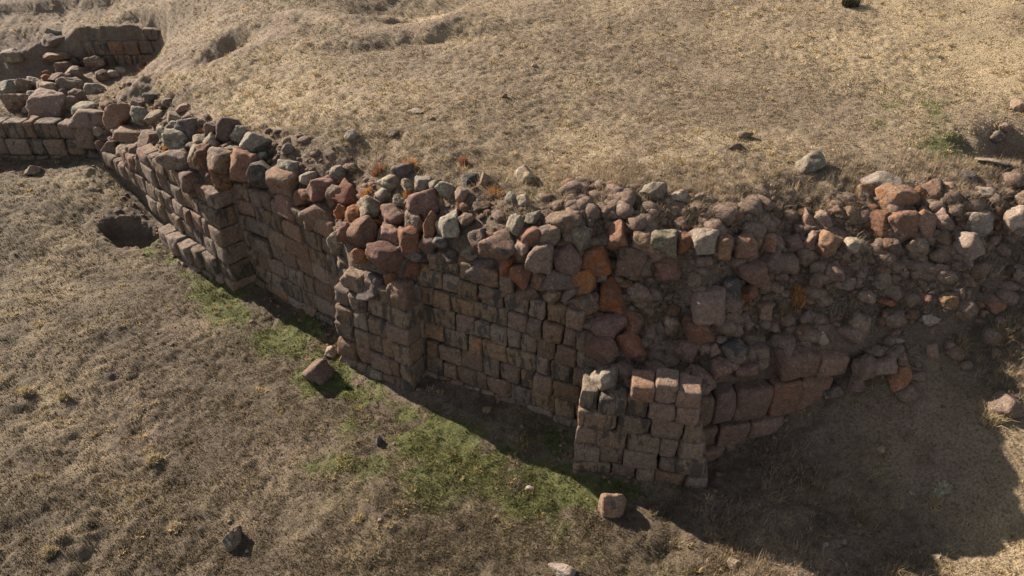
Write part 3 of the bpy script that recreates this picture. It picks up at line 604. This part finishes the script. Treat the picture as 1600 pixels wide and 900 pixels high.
# ------------------------------------------------------------------ grass
def grass_mat(name):
    m, nt, bs = new_mat(name); n = N(nt)
    nt.links.new(n.attr('tint').outputs['Color'], bs.inputs['Base Color'])
    bs.inputs['Roughness'].default_value = .8
    tr = nt.nodes.new('ShaderNodeBsdfTranslucent'); nt.links.new(n.attr('tint').outputs['Color'], tr.inputs['Color'])
    mx = nt.nodes.new('ShaderNodeMixShader'); mx.inputs[0].default_value = .25
    out = [k for k in nt.nodes if k.type == 'OUTPUT_MATERIAL'][0]
    nt.links.new(bs.outputs[0], mx.inputs[1]); nt.links.new(tr.outputs[0], mx.inputs[2]); nt.links.new(mx.outputs[0], out.inputs[0])
    return m
GM = grass_mat('grass_blades')
def blades(name, x, y, hgt, wid, per, tint, spread, lean=.6, droop=None, z=None):
    """per blades at every root: slim bent triangles-pairs"""
    n = len(x); zz = H(x, y) if z is None else z
    X = np.repeat(x, per); Y = np.repeat(y, per); Zb = np.repeat(zz, per); Hh = np.repeat(hgt, per) * rng.uniform(.5, 1.15, n * per)
    Wd = np.repeat(wid, per) * rng.uniform(.7, 1.3, n * per); T = np.repeat(tint, per, axis=0) * rng.uniform(.8, 1.2, (n * per, 1))
    sp = np.repeat(spread, per)
    a = rng.uniform(0, 2 * math.pi, n * per); rr = sp * np.sqrt(rng.random(n * per))
    bx, by = X + rr * np.cos(a), Y + rr * np.sin(a)
    la = a + rng.normal(0, .9, n * per); ln = Hh * np.abs(rng.normal(lean, .35, n * per))
    up = np.sqrt(np.maximum(Hh ** 2 * 1.0 - (ln * .6) ** 2, (.25 * Hh) ** 2))
    wa = rng.uniform(0, math.pi, n * per); wx, wy = np.cos(wa) * Wd / 2, np.sin(wa) * Wd / 2
    b0 = np.stack([bx - wx, by - wy, Zb - .01], -1); b1 = np.stack([bx + wx, by + wy, Zb - .01], -1)
    mx, my, mz = bx + np.cos(la) * ln * .35, by + np.sin(la) * ln * .35, Zb + up * .62
    m0 = np.stack([mx - wx * .7, my - wy * .7, mz], -1); m1 = np.stack([mx + wx * .7, my + wy * .7, mz], -1)
    tp = np.stack([bx + np.cos(la) * ln, by + np.sin(la) * ln, Zb + up], -1)
    V = np.stack([b0, b1, m0, m1, tp], 1).reshape(-1, 3)
    k = np.arange(n * per)[:, None] * 5
    F = np.concatenate([k + np.array([0, 1, 3]), k + np.array([0, 3, 2]), k + np.array([2, 3, 4])])
    C = np.repeat(np.concatenate([T, np.ones((n * per, 1))], 1), 5, axis=0)
    return link(name, mesh_from(name, V, F, GM, {'tint': ('FLOAT_COLOR', C)}, smooth=False))
def scatter(n):
    """roots thinning out with distance from the near foot of the wall"""
    d = 7 * (60 / 7) ** rng.random(n); th = rng.uniform(math.radians(40), math.radians(140), n)
    return d * np.cos(th), d * np.sin(th) - .5
x, y = scatter(290000)
for (sx, sy, sa, sb) in LONE:
    k = int(60 + 260 * sa); th = rng.uniform(0, 6.28, k); f = rng.uniform(.82, 1.3, k)
    x = np.append(x, sx + np.cos(th) * sa * f); y = np.append(y, sy + np.sin(th) * sb * f)
gf = G(green, x, y); sf = G(straw, x, y); so = G(soil, x, y); q = G(SD, x, y); fl = G(field, x, y); rz = G(rubble_zone, x, y)
cl = fbm2(x, y, .5, 3, 5)
ok = (np.abs(q) > .12) & (rng.random(len(x)) < (1 - .75 * so) * (1 - .5 * rz) * np.clip(.9 + .5 * cl, .3, 1))
pitr = np.hypot(x - PIT[0], y - PIT[1]); ok &= pitr > 1.0
x, y, gf, sf, fl, cl = x[ok], y[ok], gf[ok], sf[ok], fl[ok], cl[ok]
dist = np.hypot(x, y)
isg = rng.random(len(x)) < gf * 1.1
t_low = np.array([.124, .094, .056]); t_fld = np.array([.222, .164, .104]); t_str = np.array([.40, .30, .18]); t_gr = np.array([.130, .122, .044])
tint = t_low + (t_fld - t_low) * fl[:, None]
mixs = (.6 + .4 * fl[:, None]) * np.clip(sf[:, None] * .8 + .25 * cl[:, None] + rng.normal(0, .15, (len(x), 1)), 0, 1)
tint = tint * (1 - mixs) + t_str * mixs
tint = tint * rng.uniform(.65, 1.3, (len(x), 1))
o_dry = ~isg
sz = np.clip(.9 + .3 * cl, .5, 1.4)
def lay(name, msk, tint, h0, label):
    o = blades(name, x[msk], y[msk], (h0 * sz * rng.uniform(.6, 1.4, len(x)))[msk], (.007 + .0007 * dist)[msk], 4, tint[msk], np.full(msk.sum(), .045) + .0012 * dist[msk])
    o['kind'] = 'stuff'; o['label'] = label
lay('dry_grass', o_dry, tint, .036, 'short dry tan grass covering terrace and slope')
lay('green_grass', isg, t_gr * rng.uniform(.6, 1.45, (len(x), 1)), .045, 'short green grass strip along the wall foot')
# coarse straw tussocks, too many to count
x, y = scatter(5200)
sf = G(straw, x, y); so = G(soil, x, y); q = G(SD, x, y); cl = fbm2(x, y, 1.3, 2, 15)
ok = (np.abs(q) > .2) & (rng.random(len(x)) < np.clip(.10 + .5 * sf + .5 * cl, 0, 1) * (1 - .6 * so)) & (np.hypot(x - PIT[0], y - PIT[1]) > 1.1)
x, y = x[ok], y[ok]; n = len(x)
tint = np.array([.40, .305, .165]) * rng.uniform(.6, 1.2, (n, 1)) * np.array([1, .95, .85]) ** rng.uniform(0, 2, (n, 1))
o = blades('straw_tussocks', x, y, rng.uniform(.05, .12, n), np.full(n, .008) + .0005 * np.hypot(x, y), 26, tint, rng.uniform(.05, .14, n), .75); o['kind'] = 'stuff'; o['label'] = 'low tussocks of straw yellow grass'
# dry weeds on the rubble slope
x, y = scatter(42000)
xr, yr = rng.uniform(1.0, 12.5, 12500), rng.uniform(6.5, 15.5, 12500); x, y = np.append(x, xr), np.append(y, yr)
q = G(SD, x, y); hh = H(x, y)
ok = ((q > .3) & (q < 4.5) & (rng.random(len(x)) < .6 * np.exp(-((q - 1.6) / 1.8) ** 2))) | ((q < -.4) & (x > 3.6) & (rng.random(len(x)) < .9 * np.clip(fbm2(x, y, 1.1, 2, 19), 0, 1)))
x, y = x[ok], y[ok]; n = len(x)
tint = np.where(rng.random((n, 1)) < .7, np.array([[.22, .165, .11]]), np.array([[.33, .235, .14]])) * rng.uniform(.6, 1.3, (n, 1))
o = blades('dry_weeds', x, y, rng.uniform(.07, .26, n), np.full(n, .008), 12, tint, rng.uniform(.04, .12, n), .6); o['kind'] = 'stuff'; o['label'] = 'withered brown weeds among the rubble'

# single grass tufts that stand out
T = [(640, 258, 30, 'o', 'wide orange grass tuft behind the wall top, left of the buttress rubble'), (590, 266, 24, 'r', 'reddish grass tuft between two small stones behind the wall top'), (776, 300, 26, 'o', 'orange grass tuft at the terrace edge, left of the large mossy boulder'),
     (638, 305, 18, 'o', 'bright orange grass tuft wedged between grey stones above the buttress'), (722, 318, 18, 'r', 'reddish grass tuft under upright stone behind the wall top'), (575, 300, 22, 'o', 'straw orange grass tuft beside the grey flat stone'), (345, 215, 16, 'o', 'small orange grass tuft in the pile behind the first corner'),
     (316, 206, 14, 'o', 'small orange grass tuft among dark stones at the first corner'), (257, 238, 14, 'o', 'orange grass tuft on the broken left wall end'), (1190, 350, 34, 's', 'tall pale grass tuft hanging over the terrace edge'), (1250, 462, 34, 'o', 'yellow-orange grass tuft on the shaded rubble slope'),
     (965, 578, 16, 's', 'thin straw grass sprig on the corner tower, left one'), (1002, 576, 18, 's', 'thin straw grass sprig on the corner tower, right one'), (725, 252, 20, 'r', 'reddish grass clump on the meadow above the buttress'), (40, 610, 24, 's', 'straw grass tuft at the left edge of the lower meadow'),
     (240, 716, 26, 's', 'straw grass tuft alone on the lower meadow'), (100, 617, 20, 's', 'pale straw grass tuft right of another at the lower left'), (275, 822, 20, 's', 'straw grass tuft left of the lone bottom boulder'), (78, 860, 22, 's', 'straw grass tuft in the bottom left corner'), (1470, 762, 24, 'w', 'whitish flowering weed clump at the shadow edge, lower right'),
     (1460, 785, 22, 's', 'straw grass tuft below the whitish weed clump'), (1500, 545, 36, 'd', 'brown dry bush on the shaded right slope'), (1565, 525, 36, 'd', 'brown dry bush at the right edge of the slope'), (1225, 490, 28, 'd', 'dark dry weed bush under the orange tuft on the slope'), (1050, 540, 44, 'd', 'grey dry bush filling the slope behind the corner tower'), (1020, 500, 40, 'd', 'grey dry bush beside the orange boulders above the tower'),
     (420, 240, 30, 'k', 'round dark bush beside the largest grey boulder'), (1325, 3, 34, 'k', 'dark round bush at the top of the far meadow'), (540, 602, 16, 'g', 'small green weed beside the fallen boulder'), (1565, 640, 46, 's', 'straw grass clump around the boulder at the right edge'), (1480, 300, 26, 's', 'straw grass tuft between stones at the right terrace edge'), (760, 640, 14, 's', 'dry grass sprig in the wall shadow')]
TC = {'o': (.42, .215, .075), 'r': (.28, .13, .07), 's': (.40, .31, .18), 'd': (.24, .17, .10), 'k': (.07, .06, .035), 'g': (.05, .07, .02), 'w': (.5, .47, .34)}
for (px, py, w, k, lab) in T:
    p = hit(px, py + w * .15, .02); dd = p[1] * CP + (CAM_H - p[2]) * SP; R = w * .5 * dd / FPX
    m = int(60 + w * 3)
    lob = rng.normal(0, R * .24, (5, 2)); lob[0] = 0; li = rng.integers(0, 5, m)
    a = rng.uniform(0, 6.28, m); r_ = R * .55 * np.sqrt(rng.random(m)); xx, yy = r_ * np.cos(a) + lob[li, 0], r_ * np.sin(a) + lob[li, 1]
    lh = R * rng.uniform(.55, 1.3, 5)[li]
    o = blades('grass_tuft' if k in 'ors' else 'dry_bush', xx, yy, lh, np.full(m, .008 + .0004 * dd), 3, np.array(TC[k])[None] * rng.uniform(.65, 1.25, (m, 1)), np.full(m, .03), .55,
               z=H(p[0] + xx, p[1] + yy) - p[2])
    o.location = p; o['label'] = lab; o['category'] = 'grass tuft' if k in 'ors' else 'bush'; o['group'] = 'single tufts and bushes'

# ------------------------------------------------------------------ light, sky, camera
w = bpy.data.worlds.new('World'); scene.world = w; w.use_nodes = True
nt = w.node_tree; bg = nt.nodes['Background']
sky = nt.nodes.new('ShaderNodeTexSky'); sky.sky_type = 'NISHITA'; sky.sun_disc = False
sky.sun_elevation = SUN_EL; sky.altitude = 1800; sky.air_density = 1.0; sky.dust_density = 1.2
to_sun = Vector((-SUN_DIR[0] * math.cos(SUN_EL), -SUN_DIR[1] * math.cos(SUN_EL), math.sin(SUN_EL))).normalized()
sky.sun_rotation = math.atan2(to_sun.x, to_sun.y)
hs = nt.nodes.new('ShaderNodeHueSaturation'); hs.inputs['Saturation'].default_value = .5     # warm white balance of the photograph
nt.links.new(sky.outputs[0], hs.inputs['Color']); nt.links.new(hs.outputs[0], bg.inputs[0]); bg.inputs[1].default_value = .070
sl = bpy.data.lights.new('sun', 'SUN'); sl.energy = 5.0; sl.angle = math.radians(.55); sl.color = (1.0, .90, .775)
so_ = link('sun', sl); so_.rotation_euler = (-to_sun).to_track_quat('-Z', 'Y').to_euler(); so_.location = (-20, 30, 30)

cam = bpy.data.cameras.new('camera'); co = link('camera', cam)
cam.sensor_width = 36; cam.lens = FPX / 1600 * 36; cam.clip_end = 5000; cam.clip_start = .1
co.location = (0, 0, CAM_H); co.rotation_euler = (math.pi / 2 - PITCH, 0, 0)
scene.camera = co
scene.view_settings.view_transform = 'Standard'; scene.view_settings.look = 'None'
scene.view_settings.exposure = 1.6; scene.view_settings.gamma = 1
